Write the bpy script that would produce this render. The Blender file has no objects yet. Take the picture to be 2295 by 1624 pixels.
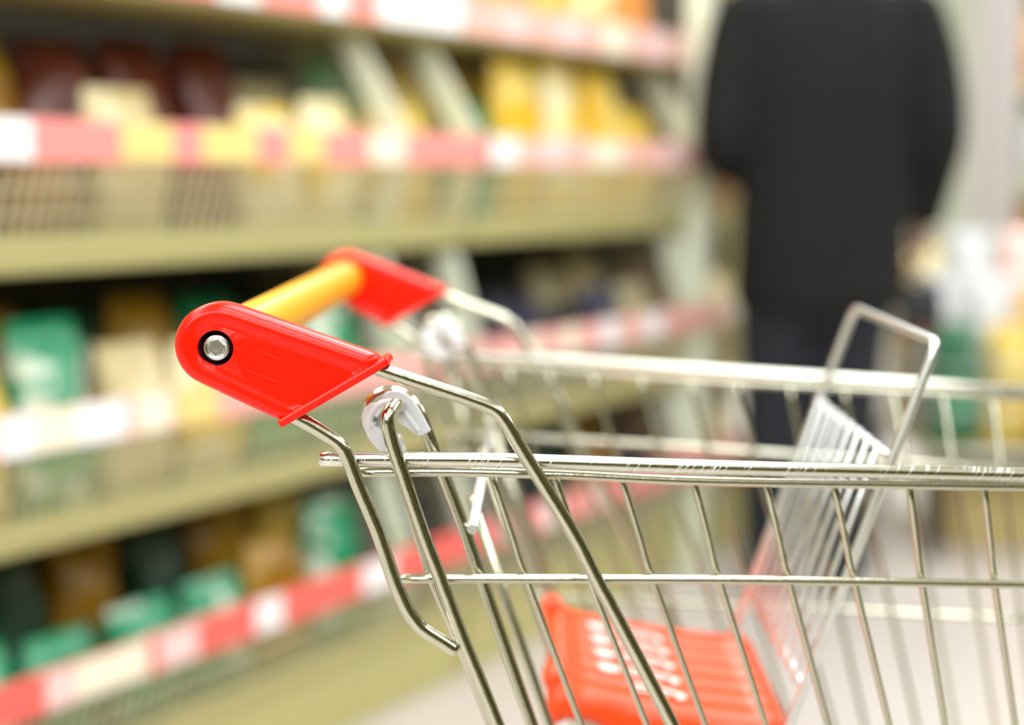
import bpy, bmesh, math, random
from mathutils import Vector, Matrix, Euler
from mathutils.geometry import tessellate_polygon
random.seed(11)
C = bpy.context.scene.collection
SC = bpy.context.scene
PI = math.pi
R = math.radians

# ------------------------------------------------------------------ camera
FPX, CX, CY = 3190.0, 1147.5, 812.0
CAM = Vector((0.0, -0.78, 1.05))
PITCH = math.atan(417.0 / FPX)
YAW = math.atan(54.5 / FPX * math.cos(PITCH))
cam_data = bpy.data.cameras.new('camera')
cam = bpy.data.objects.new('camera', cam_data)
C.objects.link(cam)
cam.location = CAM
cam.rotation_euler = (PI/2 - PITCH, 0, YAW)
cam_data.sensor_width = 36.0
cam_data.lens = FPX / 2295.0 * 36.0
cam_data.clip_start = 0.02
cam_data.dof.use_dof = True
cam_data.dof.focus_distance = 0.775
cam_data.dof.aperture_fstop = 2.2
cam_data.dof.aperture_blades = 9
SC.camera = cam
CR = Euler(cam.rotation_euler).to_matrix()


def ray(px, py):
    return (CR @ Vector(((px - CX)/FPX, -(py - CY)/FPX, -1.0))).normalized()


def hit(px, py, n, d):
    """survey a point of the photograph on the plane n.p = d"""
    v = ray(px, py)
    n = Vector(n)
    return CAM + v * ((d - n.dot(CAM)) / n.dot(v))

# ------------------------------------------------------------------ materials
def nodes_of(m):
    m.use_nodes = True
    return m.node_tree.nodes, m.node_tree.links


def mat(name, col, rough=0.5, metal=0.0, noise=0.0, nscale=20.0, bump=0.0, spec=0.5, coat=0.0, trans=0.0, sss=0.0):
    m = bpy.data.materials.new(name)
    N, L = nodes_of(m)
    b = N['Principled BSDF']
    b.inputs['Base Color'].default_value = (*col, 1)
    b.inputs['Roughness'].default_value = rough
    b.inputs['Metallic'].default_value = metal
    b.inputs['Specular IOR Level'].default_value = spec
    b.inputs['Coat Weight'].default_value = coat
    b.inputs['Coat Roughness'].default_value = 0.08
    b.inputs['Transmission Weight'].default_value = trans
    if sss:
        b.inputs['Subsurface Weight'].default_value = sss
        b.inputs['Subsurface Radius'].default_value = (0.01, 0.008, 0.006)
    tc = N.new('ShaderNodeTexCoord')
    nz = N.new('ShaderNodeTexNoise')
    nz.inputs['Scale'].default_value = nscale
    nz.inputs['Detail'].default_value = 4
    L.new(tc.outputs['Object'], nz.inputs['Vector'])
    if noise:
        mx = N.new('ShaderNodeMixRGB')
        mx.inputs['Color1'].default_value = (*[c*(1-noise) for c in col], 1)
        mx.inputs['Color2'].default_value = (*[min(1, c*(1+noise)) for c in col], 1)
        L.new(nz.outputs['Fac'], mx.inputs['Fac'])
        L.new(mx.outputs['Color'], b.inputs['Base Color'])
    if bump:
        bp = N.new('ShaderNodeBump')
        bp.inputs['Strength'].default_value = bump
        bp.inputs['Distance'].default_value = 0.002
        L.new(nz.outputs['Fac'], bp.inputs['Height'])
        L.new(bp.outputs['Normal'], b.inputs['Normal'])
    return m


def film_mat(name, c1, c2, thr=0.52, scale=9.0, rough=0.28):
    """printed plastic film: two inks in irregular patches"""
    m = bpy.data.materials.new(name)
    N, L = nodes_of(m)
    b = N['Principled BSDF']
    b.inputs['Roughness'].default_value = rough
    tc = N.new('ShaderNodeTexCoord')
    oi = N.new('ShaderNodeObjectInfo')
    mp = N.new('ShaderNodeMapping')
    mul = N.new('ShaderNodeMath'); mul.operation = 'MULTIPLY'; mul.inputs[1].default_value = 37.0
    L.new(oi.outputs['Random'], mul.inputs[0])
    L.new(tc.outputs['Object'], mp.inputs['Vector'])
    L.new(mul.outputs[0], mp.inputs['Location'])
    nz = N.new('ShaderNodeTexNoise')
    nz.inputs['Scale'].default_value = scale
    nz.inputs['Detail'].default_value = 1.5
    L.new(mp.outputs['Vector'], nz.inputs['Vector'])
    rp = N.new('ShaderNodeValToRGB')
    rp.color_ramp.elements[0].position = thr - 0.03
    rp.color_ramp.elements[1].position = thr + 0.03
    rp.color_ramp.elements[0].color = (*c1, 1)
    rp.color_ramp.elements[1].color = (*c2, 1)
    L.new(nz.outputs['Fac'], rp.inputs['Fac'])
    L.new(rp.outputs['Color'], b.inputs['Base Color'])
    nz2 = N.new('ShaderNodeTexNoise')
    nz2.inputs['Scale'].default_value = 26.0
    L.new(mp.outputs['Vector'], nz2.inputs['Vector'])
    bp = N.new('ShaderNodeBump')
    bp.inputs['Strength'].default_value = 0.6
    bp.inputs['Distance'].default_value = 0.01
    L.new(nz2.outputs['Fac'], bp.inputs['Height'])
    L.new(bp.outputs['Normal'], b.inputs['Normal'])
    return m


def scratched_metal(name, col, rough):
    """zinc plated tube with rows of fine slanted rub marks"""
    m = bpy.data.materials.new(name)
    N, L = nodes_of(m)
    b = N['Principled BSDF']
    b.inputs['Metallic'].default_value = 1.0
    tc = N.new('ShaderNodeTexCoord')
    mr = N.new('ShaderNodeMapping')
    mr.inputs['Rotation'].default_value = (0, R(-35), 0)
    L.new(tc.outputs['Object'], mr.inputs['Vector'])
    mp = N.new('ShaderNodeMapping')
    mp.inputs['Scale'].default_value = (1300, 30, 40)
    L.new(mr.outputs['Vector'], mp.inputs['Vector'])
    nz = N.new('ShaderNodeTexNoise'); nz.inputs['Scale'].default_value = 1.0; nz.inputs['Detail'].default_value = 2
    L.new(mp.outputs['Vector'], nz.inputs['Vector'])
    rp = N.new('ShaderNodeValToRGB')
    rp.color_ramp.elements[0].position = 0.60
    rp.color_ramp.elements[1].position = 0.66
    L.new(nz.outputs['Fac'], rp.inputs['Fac'])
    n2 = N.new('ShaderNodeTexNoise'); n2.inputs['Scale'].default_value = 55
    L.new(tc.outputs['Object'], n2.inputs['Vector'])
    r2 = N.new('ShaderNodeValToRGB')
    r2.color_ramp.elements[0].position = 0.40
    r2.color_ramp.elements[1].position = 0.52
    L.new(n2.outputs['Fac'], r2.inputs['Fac'])
    mu = N.new('ShaderNodeMath'); mu.operation = 'MULTIPLY'
    L.new(rp.outputs['Color'], mu.inputs[0]); L.new(r2.outputs['Color'], mu.inputs[1])
    mx = N.new('ShaderNodeMixRGB')
    mx.inputs['Color1'].default_value = (*col, 1); mx.inputs['Color2'].default_value = (0.97, 0.97, 0.95, 1)
    L.new(mu.outputs[0], mx.inputs['Fac']); L.new(mx.outputs['Color'], b.inputs['Base Color'])
    ro = N.new('ShaderNodeMapRange')
    ro.inputs['To Min'].default_value = rough; ro.inputs['To Max'].default_value = 0.55
    L.new(mu.outputs[0], ro.inputs['Value']); L.new(ro.outputs['Result'], b.inputs['Roughness'])
    return m


ZINC = mat('zinc_wire', (0.53, 0.52, 0.415), 0.15, 1.0, noise=0.06, nscale=160, bump=0.10)
ZINC_RIM = scratched_metal('zinc_rim', (0.64, 0.64, 0.56), 0.13)
ZINC_SOFT = mat('zinc_satin', (0.76, 0.78, 0.78), 0.30, 1.0, noise=0.05, nscale=120)
BOLT = mat('bolt_steel', (0.80, 0.82, 0.82), 0.18, 1.0)
RED = mat('red_plastic', (0.95, 0.010, 0.001), 0.22, bump=0.03, nscale=300, spec=0.3)
DARK = mat('dark_recess', (0.045, 0.004, 0.006), 0.6)
SEATRED = mat('orange_red_plastic', (0.95, 0.075, 0.008), 0.26)
WHITEPRINT = mat('white_print', (0.92, 0.88, 0.84), 0.5)
CLIPW = mat('milky_plastic', (0.95, 0.96, 0.97), 0.3)
_N, _L = nodes_of(CLIPW)
_tr = _N.new('ShaderNodeBsdfTranslucent'); _tr.inputs['Color'].default_value = (0.95, 0.96, 0.97, 1)
_ms = _N.new('ShaderNodeMixShader'); _ms.inputs['Fac'].default_value = 0.2
_L.new(_N['Principled BSDF'].outputs[0], _ms.inputs[1]); _L.new(_tr.outputs[0], _ms.inputs[2])
_L.new(_ms.outputs[0], _N['Material Output'].inputs['Surface'])
TAN = mat('tan_paint', (0.505, 0.47, 0.20), 0.42, noise=0.04, nscale=6)
PALE = mat('pale_green_grey_paint', (0.82, 0.86, 0.68), 0.4)
MESHW = mat('cream_wire', (0.60, 0.56, 0.33), 0.4)
BACKP = mat('shelf_back_paint', (0.045, 0.038, 0.022), 0.7)
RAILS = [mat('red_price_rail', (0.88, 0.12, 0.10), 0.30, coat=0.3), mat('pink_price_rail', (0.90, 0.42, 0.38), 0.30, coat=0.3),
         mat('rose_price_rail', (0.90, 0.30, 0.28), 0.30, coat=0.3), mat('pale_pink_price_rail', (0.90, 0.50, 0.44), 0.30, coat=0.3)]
TAGW = mat('white_tag', (0.92, 0.91, 0.92), 0.35)
TAGY = mat('yellow_tag', (0.82, 0.64, 0.24), 0.4)
TAGP = mat('pink_tag', (0.92, 0.62, 0.60), 0.4)
TAGC = mat('cream_tag', (0.92, 0.83, 0.66), 0.4)
RUBBER = mat('grey_rubber', (0.06, 0.06, 0.065), 0.6)
JACKET = mat('charcoal_cloth', (0.0095, 0.0093, 0.009), 0.9, noise=0.2, nscale=7, bump=0.4, spec=0.25)
TROUSER = mat('navy_cloth', (0.009, 0.012, 0.018), 0.9)
SKIN = mat('skin', (0.30, 0.15, 0.10), 0.5)
HAIR = mat('dark_hair', (0.03, 0.022, 0.016), 0.6)
SHOE = mat('black_leather', (0.012, 0.012, 0.012), 0.4)
COLM = mat('pinkish_column', (0.50, 0.455, 0.44), 0.6)
CARDB = mat('cardboard', (0.55, 0.45, 0.20), 0.8, noise=0.08, nscale=8)

# yellow bar with two printed lines of fine marks
YELLOW = bpy.data.materials.new('yellow_plastic_print')
N, L = nodes_of(YELLOW)
_b = N['Principled BSDF']; _b.inputs['Roughness'].default_value = 0.38; _b.inputs['Specular IOR Level'].default_value = 0.35
_tc = N.new('ShaderNodeTexCoord')
_sx = N.new('ShaderNodeSeparateXYZ'); L.new(_tc.outputs['Object'], _sx.inputs[0])
_wv = N.new('ShaderNodeTexNoise'); _wv.noise_dimensions = '1D'; _wv.inputs['Scale'].default_value = 420; _wv.inputs['Detail'].default_value = 1
L.new(_sx.outputs['Y'], _wv.inputs['W'])
_g = N.new('ShaderNodeMath'); _g.operation = 'GREATER_THAN'; _g.inputs[1].default_value = 0.5
L.new(_wv.outputs['Fac'], _g.inputs[0])
_at = N.new('ShaderNodeMath'); _at.operation = 'ARCTAN2'
L.new(_sx.outputs['Z'], _at.inputs[0]); L.new(_sx.outputs['X'], _at.inputs[1])
_cmp = N.new('ShaderNodeMath'); _cmp.operation = 'COMPARE'; _cmp.inputs[1].default_value = R(62); _cmp.inputs[2].default_value = R(7)
L.new(_at.outputs[0], _cmp.inputs[0])
_m = N.new('ShaderNodeMath'); _m.operation = 'MULTIPLY'; L.new(_g.outputs[0], _m.inputs[0]); L.new(_cmp.outputs[0], _m.inputs[1])
_mx = N.new('ShaderNodeMixRGB'); _mx.inputs['Color1'].default_value = (0.92, 0.43, 0.003, 1); _mx.inputs['Color2'].default_value = (0.9, 0.42, 0.22, 1)
L.new(_m.outputs[0], _mx.inputs['Fac']); L.new(_mx.outputs['Color'], _b.inputs['Base Color'])

# ------------------------------------------------------------------ mesh helpers
def new_bm():
    return bmesh.new()


def link(name, bm, m, parent=None, smooth=False, world=True):
    me = bpy.data.meshes.new(name)
    bmesh.ops.recalc_face_normals(bm, faces=bm.faces)
    bm.to_mesh(me); bm.free()
    if smooth:
        for p in me.polygons:
            p.use_smooth = True
    me.materials.append(m)
    o = bpy.data.objects.new(name, me)
    C.objects.link(o)
    if parent is not None:
        o.parent = parent
        if world:
            o.matrix_parent_inverse = wm(parent).inverted()
    return o


def wm(o):
    m = Matrix.LocRotScale(o.location, o.rotation_euler, o.scale)
    if o.parent:
        m = wm(o.parent) @ o.matrix_parent_inverse @ m
    return m


def tag(o, label, cat, group=None):
    o['label'] = label; o['category'] = cat
    if group:
        o['group'] = group
    return o


def thing(name, label, cat, loc=(0, 0, 0), rz=0.0, group=None):
    o = bpy.data.objects.new(name, None)
    C.objects.link(o)
    o.location = loc; o.rotation_euler = (0, 0, rz)
    o.empty_display_size = 0.05
    return tag(o, label, cat, group)


def struct(name, bm, m):
    o = link(name, bm, m); o['kind'] = 'structure'
    return o


def catmull(pts, sub=6):
    pts = [Vector(p) for p in pts]
    if len(pts) < 3:
        return pts
    P = [pts[0]*2 - pts[1]] + pts + [pts[-1]*2 - pts[-2]]
    out = []
    for i in range(1, len(P)-2):
        a, b, c, d = P[i-1], P[i], P[i+1], P[i+2]
        for k in range(sub):
            t = k/sub
            out.append(0.5*((2*b) + (c-a)*t + (2*a-5*b+4*c-d)*t*t + (-a+3*b-3*c+d)*t**3))
    out.append(pts[-1])
    return out


def fillet(pts, r, n=6):
    pts = [Vector(p) for p in pts]
    out = [pts[0]]
    for i in range(1, len(pts)-1):
        a, b, c = pts[i-1], pts[i], pts[i+1]
        u = (a-b); v = (c-b)
        k = min(r, u.length*0.45, v.length*0.45)
        p = b + u.normalized()*k; q = b + v.normalized()*k
        for j in range(n+1):
            t = j/n
            out.append(p*(1-t)**2 + b*2*t*(1-t) + q*t*t)
    out.append(pts[-1])
    return out


def add_tube(bm, pts, r, seg=14, caps=True, round_end=True):
    pts = [Vector(p) for p in pts]
    n = len(pts)
    rr = r if callable(r) else (lambda i: r)
    tans = []
    for i in range(n):
        a = pts[max(0, i-1)]; b = pts[min(n-1, i+1)]
        tans.append((b-a).normalized())
    t0 = tans[0]
    up = Vector((0, 0, 1)) if abs(t0.z) < 0.9 else Vector((1, 0, 0))
    nrm = (up - t0*up.dot(t0)).normalized()
    rings = []
    for i in range(n):
        t = tans[i]
        nrm = (nrm - t*nrm.dot(t)).normalized()
        bi = t.cross(nrm)
        rings.append([bm.verts.new(pts[i] + (nrm*math.cos(2*PI*k/seg) + bi*math.sin(2*PI*k/seg))*rr(i)) for k in range(seg)])
    for i in range(n-1):
        for k in range(seg):
            f = bm.faces.new((rings[i][k], rings[i][(k+1) % seg], rings[i+1][(k+1) % seg], rings[i+1][k]))
            f.smooth = True
    if caps:
        for ring, t, i in ((rings[0], -tans[0], 0), (rings[-1], tans[-1], n-1)):
            c = Vector((0, 0, 0))
            for v in ring: c += v.co
            c /= seg
            inner = [bm.verts.new(c + (v.co - c)*0.86 + t*rr(i)*0.12) for v in ring]
            for k in range(seg):
                bm.faces.new((ring[k], ring[(k+1) % seg], inner[(k+1) % seg], inner[k]))
            bm.faces.new(inner)


def tube(name, pts, r, m, parent=None, seg=14):
    bm = new_bm(); add_tube(bm, pts, r, seg)
    return link(name, bm, m, parent)


def add_box(bm, lo, hi, mtx=None):
    vs = [Vector((x, y, z)) for x in (lo[0], hi[0]) for y in (lo[1], hi[1]) for z in (lo[2], hi[2])]
    if mtx: vs = [mtx @ v for v in vs]
    v = [bm.verts.new(p) for p in vs]
    for f in ((0, 1, 3, 2), (4, 6, 7, 5), (0, 4, 5, 1), (2, 3, 7, 6), (0, 2, 6, 4), (1, 5, 7, 3)):
        bm.faces.new([v[i] for i in f])


def box(name, lo, hi, m, parent=None, bev=0.0, world=True):
    bm = new_bm(); add_box(bm, lo, hi)
    if bev:
        bmesh.ops.bevel(bm, geom=bm.edges[:], offset=bev, segments=2, affect='EDGES', profile=0.5)
    return link(name, bm, m, parent, world=world)


def add_lathe(bm, prof, origin, axis, seg=28):
    """prof = [(radius, along axis)]"""
    axis = Vector(axis).normalized()
    up = Vector((0, 0, 1)) if abs(axis.z) < 0.9 else Vector((1, 0, 0))
    e1 = (up - axis*up.dot(axis)).normalized(); e2 = axis.cross(e1)
    rings = []
    for r, h in prof:
        c = Vector(origin) + axis*h
        if r < 1e-6:
            rings.append([bm.verts.new(c)])
        else:
            rings.append([bm.verts.new(c + (e1*math.cos(2*PI*k/seg) + e2*math.sin(2*PI*k/seg))*r) for k in range(seg)])
    for a, b in zip(rings, rings[1:]):
        for k in range(seg):
            k2 = (k+1) % seg
            if len(a) == 1 and len(b) == 1: continue
            if len(a) == 1: f = bm.faces.new((a[0], b[k], b[k2]))
            elif len(b) == 1: f = bm.faces.new((a[k], a[k2], b[0]))
            else: f = bm.faces.new((a[k], a[k2], b[k2], b[k]))
            f.smooth = True


def offset_poly(pts, d):
    """inward offset of a 2-D closed outline (anticlockwise)"""
    n = len(pts); out = []
    for i in range(n):
        a, b, c = Vector(pts[i-1]), Vector(pts[i]), Vector(pts[(i+1) % n])
        u = (b-a).normalized(); v = (c-b).normalized()
        n1 = Vector((-u.y, u.x)); n2 = Vector((-v.y, v.x))
        m = (n1+n2)
        m = m/ max(0.25, m.length_squared) * 2
        out.append(b + m*d)
    return out


def area2(p):
    return sum(p[i][0]*p[(i+1) % len(p)][1] - p[(i+1) % len(p)][0]*p[i][1] for i in range(len(p)))/2

# ------------------------------------------------------------------ the shopping cart
TAP = 0.115          # the basket narrows to the front
WID = 0.493          # width at the rear
ZR = 0.897
LEAN = 0.12


def near(px, py, off=0.0, lean=LEAN):
    # plane  y - TAP*(x+.12) + lean*(z-ZR) = off
    return hit(px, py, (-TAP, 1, lean), TAP*0.12 + lean*ZR + off)


def aty(px, py, y):
    return hit(px, py, (0, 1, 0), y)


def mir(p):
    p = Vector(p)
    return Vector((p.x, WID - p.y, p.z))


def both(name, pts, r, m, parent, seg=14):
    a = tube(name, pts, r, m, parent, seg)
    b = tube(name, [mir(p) for p in pts], r, m, parent, seg)
    return a, b


cart = thing('shopping_cart', 'wire shopping cart with red end caps and yellow push bar in the foreground', 'shopping cart', (0.3, WID/2, 0))

# rim, the thinner rod welded under it and the side rails
rim = catmull([near(*p) for p in ((717, 1028), (930, 1029), (1137, 1032), (1600, 1047), (2295, 1064))], 5)
dirv = (rim[-1]-rim[-2]).normalized()
XF = 0.80
rim.append(rim[-1] + dirv*((XF - rim[-1].x)/dirv.x))
both('rim_tube', rim, 0.0042, ZINC_RIM, cart, 20)
und = catmull([near(*p, 0.0015) for p in ((806, 1058), (1000, 1057), (1259, 1064), (1600, 1079), (2295, 1090))], 5)
dirv = (und[-1]-und[-2]).normalized()
und.append(und[-1] + dirv*((XF - und[-1].x)/dirv.x))
both('under_rail', und, 0.0027, ZINC, cart, 14)
r2 = catmull([near(*p, -0.001) for p in ((893, 1296), (1180, 1297), (1600, 1299), (1900, 1303), (2295, 1309))], 4)
dirv = (r2[-1]-r2[-2]).normalized()
r2.append(r2[-1] + dirv*((XF - r2[-1].x)/dirv.x))
both('side_rail', r2, 0.0027, ZINC, cart, 14)


def sidep(x, z, off=0.0):
    return Vector((x, TAP*(x+0.12) + LEAN*(ZR-z) + off, z))


Z3, Z4 = 0.675, 0.53
both('side_rail', [sidep(-0.005, Z3+0.003, -0.001), sidep(XF-0.04, Z3-0.002, -0.001)], 0.0027, ZINC, cart, 14)
both('side_rail', [sidep(0.06, Z4+0.005, -0.001), sidep(XF-0.07, Z4, -0.001)], 0.0035, ZINC, cart, 14)
WIRES = [((1103, 1066), (1176, 1288), (1303, 1624)), ((1243, 1066), (1316, 1288), (1450, 1624)), ((1393, 1072), (1459, 1288), (1581, 1624)),
         ((1555, 1078), (1609, 1290), (1716, 1624)), ((1717, 1082), (1765, 1291), (1855, 1624)), ((1869, 1086), (1912, 1293), (1993, 1624)),
         ((2038, 1090), (2064, 1297), (2118, 1624)), ((2206, 1094), (2228, 1300), (2275, 1624))]
wire_paths = []
for w in WIRES:
    p = [near(*q, 0.0048) for q in w]
    d = (p[2]-p[1]).normalized()
    e = p[2] + d*((Z4 - p[2].z)/d.z)
    wire_paths.append([p[0], (p[0]*0.35+p[1]*0.65), p[1], p[2], e])
for k in range(1, 12):       # on towards the front, outside the frame, fanning forward
    x0 = wire_paths[7][0].x + 0.041*k
    lean_x = wire_paths[7][-1].x - wire_paths[7][0].x - 0.010*k
    if x0 + max(lean_x, 0) > XF - 0.02: break
    pts = []
    for f in (0, .25, 1.0):
        z = wire_paths[7][0].z*(1-f) + Z4*f - 0.002*k*(1-f)
        pts.append(sidep(x0 + lean_x*f, z, 0.0048))
    wire_paths.append(pts)
for w in wire_paths:
    both('side_wire', catmull(w, 4) if len(w) > 3 else w, 0.0021, ZINC, cart, 10)
# rear corner wire hidden beside the gate post
both('corner_wire', [near(893, 1062, 0.004), near(963, 1290, 0.003), near(1028, 1446, 0.002), near(1098, 1624, 0.002)], 0.0024, ZINC, cart, 10)

# basket floor and front
bm = new_bm()
for k in range(15):
    x = 0.07 + k*0.046
    a = sidep(x, Z4+0.004, 0.0)
    add_tube(bm, [a, mir(a)], 0.002, 8)
for k in range(7):
    f = (k+0.5)/7
    a = sidep(0.06, Z4+0.008); b = mir(a); c = sidep(XF-0.07, Z4+0.004); d = mir(c)
    add_tube(bm, [a.lerp(b, f), c.lerp(d, f)], 0.002, 8)
link('basket_floor', bm, ZINC, cart)
bm = new_bm()
for z, x, r in ((rim[-1].z, XF, 0.0042), (0.77, XF-0.02, 0.0027), (Z3, XF-0.04, 0.0027), (Z4, XF-0.07, 0.0035)):
    a = sidep(x, z); add_tube(bm, [a, mir(a)], r, 10)
for k in range(7):
    f = (k+0.5)/7
    a = sidep(XF, rim[-1].z); b = sidep(XF-0.07, Z4)
    add_tube(bm, [a.lerp(mir(a), f), b.lerp(mir(b), f)], 0.0021, 8)
link('basket_front', bm, ZINC, cart)

# handle arms: one bent rod per side running through the red end cap
AOFF = -0.0085


def arm(px, py):
    return near(px, py, AOFF, 0.0)


lower = [arm(*p) for p in ((1021, 1457), (985, 1433), (948, 1409), (926, 1385), (906, 1353), (880, 1291), (845, 1188), (803, 1088), (778, 1022), (762, 997), (735, 976), (672, 939))]
upper = [arm(*p) for p in ((856, 829), (952, 861), (1057, 896), (1108, 918), (1134, 947), (1160, 992), (1211, 1075), (1290, 1205), (1332, 1289), (1401, 1419), (1506, 1621))]
cap_pts = [arm(*p) for p in ((560, 885), (470, 835), (432, 790), (440, 745), (480, 722), (560, 732), (700, 775))]
rod = catmull(lower + cap_pts + upper, 5)
d = (upper[-1]-upper[-2]).normalized()
ZB = 0.24
foot = upper[-1] + d*((ZB - upper[-1].z)/d.z)
rod.append(foot)
both('handle_arm', rod, 0.0041, ZINC, cart, 18)

# red end caps
CO = AOFF
def capxz(px, py):
    p = near(px, py, CO - 0.010, 0.0)
    return (p.x, p.z)
def cap_ring(d):
    """outline of the end cap set in by d: arc, two tangent sides and the slanted mouth"""
    c = Vector(capxz(484, 778))
    r0 = abs(capxz(484, 778)[1] - capxz(484, 682)[1])
    T = Vector(capxz(859, 804.5)); Tt = Vector(capxz(530, 689)); Bm = Vector(capxz(628, 946)); Bt = Vector(capxz(434, 854))
    def shift(p, q, d=d):
        u = (q-p).normalized(); n = Vector((-u.y, u.x))
        if n.dot(c-p) < 0: n = -n
        return p + n*d, u, n
    pt, ut, nt = shift(Tt, T); pb, ub, nb = shift(Bt, Bm); pm, um, nm_ = shift(T, Bm, d*0.08)
    def meet(p, u, q, v):
        k = (q-p).cross(v)/u.cross(v)
        return p + u*k
    ct = meet(pt, ut, pm, um); cb = meet(pb, ub, pm, um)
    at = pt + ut*(c-pt).dot(ut); ab = pb + ub*(c-pb).dot(ub)      # tangent feet
    rt = (at-c).length; rb = (ab-c).length
    a0 = math.atan2(at.y-c.y, at.x-c.x); a1 = math.atan2(ab.y-c.y, ab.x-c.x)
    if a1 < a0: a1 += 2*PI
    out = [c + Vector((math.cos(a0+(a1-a0)*k/28), math.sin(a0+(a1-a0)*k/28)))*(rt+(rb-rt)*k/28) for k in range(29)]
    out += [ab.lerp(cb, k/10) for k in range(1, 10)]
    # softened corners
    f1 = 0.06
    out += [cb.lerp(ab, f1), cb.lerp(ct, f1*.7)]
    out += [cb.lerp(ct, k/8) for k in range(1, 8)]
    out += [ct.lerp(cb, f1*.7), ct.lerp(at, f1)]
    out += [ct.lerp(at, k/10) for k in range(1, 10)]
    return out


dense = cap_ring(0.0)
hole_c = Vector(capxz(483, 780)); HR = 0.0096


def cap_y(x, y):
    return TAP*(x+0.12) + CO + y


def make_cap(far):
    bm = new_bm()
    f = (lambda p: mir(p)) if far else (lambda p: p)
    # outside (-y) to inside (+y)
    rings_spec = [(0.0125, -0.0098), (0.0095, -0.0103), (0.0062, -0.0116), (0.0032, -0.0110), (0.0012, -0.0090), (0.0, -0.0060), (0.0, 0.006), (0.0012, 0.0090), (0.0035, 0.0112), (0.0060, 0.0108), (0.0085, 0.0085)]
    rings = []
    for ins, y in rings_spec:
        pp = cap_ring(ins)
        rings.append([bm.verts.new(f(Vector((p[0], cap_y(p[0], y), p[1])))) for p in pp])
    n = len(dense)
    for a, b in zip(rings, rings[1:]):
        for k in range(n):
            fc = bm.faces.new((a[k], a[(k+1) % n], b[(k+1) % n], b[k])); fc.smooth = True
    # inner plate closed, outer plate with a round hole for the bolt
    fi = bm.faces.new(rings[-1])
    bmesh.ops.triangulate(bm, faces=[fi])
    circ = [bm.verts.new(f(Vector((hole_c.x + HR*math.cos(2*PI*k/32), cap_y(hole_c.x, -0.0098), hole_c.y + HR*math.sin(2*PI*k/32))))) for k in range(32)]
    ed = [bm.edges.get((rings[0][k], rings[0][(k+1) % n])) for k in range(n)]
    ce = [bm.edges.new((circ[k], circ[(k+1) % 32])) for k in range(32)]
    bmesh.ops.triangle_fill(bm, use_beauty=True, use_dissolve=False, edges=ed+ce)
    # raised collar round the hole
    lip = [bm.verts.new(f(Vector((hole_c.x + HR*1.0*math.cos(2*PI*k/32), cap_y(hole_c.x, -0.0005), hole_c.y + HR*math.sin(2*PI*k/32))))) for k in range(32)]
    for k in range(32):
        bm.faces.new((circ[k], circ[(k+1) % 32], lip[(k+1) % 32], lip[k]))
    bmesh.ops.remove_doubles(bm, verts=bm.verts, dist=1e-6)
    o = link('end_cap', bm, RED, cart)
    # flared lip across the slanted mouth
    bm = new_bm()
    a = Vector(capxz(628, 949)); b = Vector(capxz(868, 808))
    u = (b-a).normalized(); v = Vector((-u.y, u.x))
    prof = [(-0.0024, -0.0112), (0.0016, -0.0122), (0.0024, -0.0112), (0.0024, 0.0105), (0.0016, 0.0118), (-0.0024, 0.0108)]
    ends = []
    for c in (a - u*0.0012, a, b, b + u*0.001):
        s = 0.75 if c not in (a, b) else 1.0
        ends.append([bm.verts.new(f(Vector(((c + v*p*s).x, cap_y(c.x, y*s), (c + v*p*s).y)))) for p, y in prof])
    for e0, e1 in zip(ends, ends[1:]):
        for k in range(6): bm.faces.new((e0[k], e0[(k+1) % 6], e1[(k+1) % 6], e1[k]))
    bm.faces.new(ends[0]); bm.faces.new(ends[-1])
    bmesh.ops.bevel(bm, geom=[e for e in bm.edges], offset=0.0006, segments=1, affect='EDGES')
    link('cap_lip', bm, RED, o)
    # faint moulded frame line on the flat plate
    bm = new_bm()
    fr = [Vector(capxz(*p)) for p in ((540, 772), (713, 838), (700, 886), (528, 820))]
    for i in range(4):
        if i == 3: continue
        p, q = fr[i], fr[(i+1) % 4]
        add_tube(bm, [f(Vector((p.x, cap_y(p.x, -0.0098), p.y))), f(Vector((q.x, cap_y(q.x, -0.0098), q.y)))], 0.00025, 6)
    link('moulded_line', bm, RED, o)
    # dark recess and the bolt in it
    bm = new_bm()
    ax = Vector((0, -1 if not far else 1, 0))
    c0 = f(Vector((hole_c.x, cap_y(hole_c.x, 0), hole_c.y)))
    add_lathe(bm, [(0.0, 0.0012), (HR*0.97, 0.0012), (HR*0.985, 0.0096)], c0, ax, 32)
    link('bolt_recess', bm, DARK, o)
    bm = new_bm()
    add_lathe(bm, [(0.0074, 0.001), (0.0074, 0.0072), (0.0070, 0.0083), (0.0061, 0.0087), (0.0053, 0.0081), (0.0046, 0.0080), (0.0018, 0.0084), (0.0, 0.0082)], c0, ax, 36)
    hexa = [(0.0048*math.cos(k*PI/3+.3), 0.0048*math.sin(k*PI/3+.3)) for k in range(6)]
    hv = [c0 + ax*0.0083 + Vector((x, 0, z)) for x, z in hexa]
    add_tube(bm, hv + [hv[0]], 0.00018, 6, caps=False)
    link('bolt', bm, BOLT, o)
    return o


cap_near = make_cap(False)
cap_far = make_cap(True)

# yellow push bar between the caps
p0 = Vector((hole_c.x, cap_y(hole_c.x, 0.006), hole_c.y)); p1 = mir(p0)
bm = new_bm()
L_ = (p1-p0).length
add_lathe(bm, [(0.0, 0), (0.0155, 0.0), (0.0158, 0.004), (0.0158, L_-0.004), (0.0155, L_), (0.0, L_)], (0, 0, 0), (0, 1, 0), 40)
bar = link('push_bar', bm, YELLOW)
bar.location = p0
bar.parent = cart
bar.matrix_parent_inverse = wm(cart).inverted()

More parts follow.
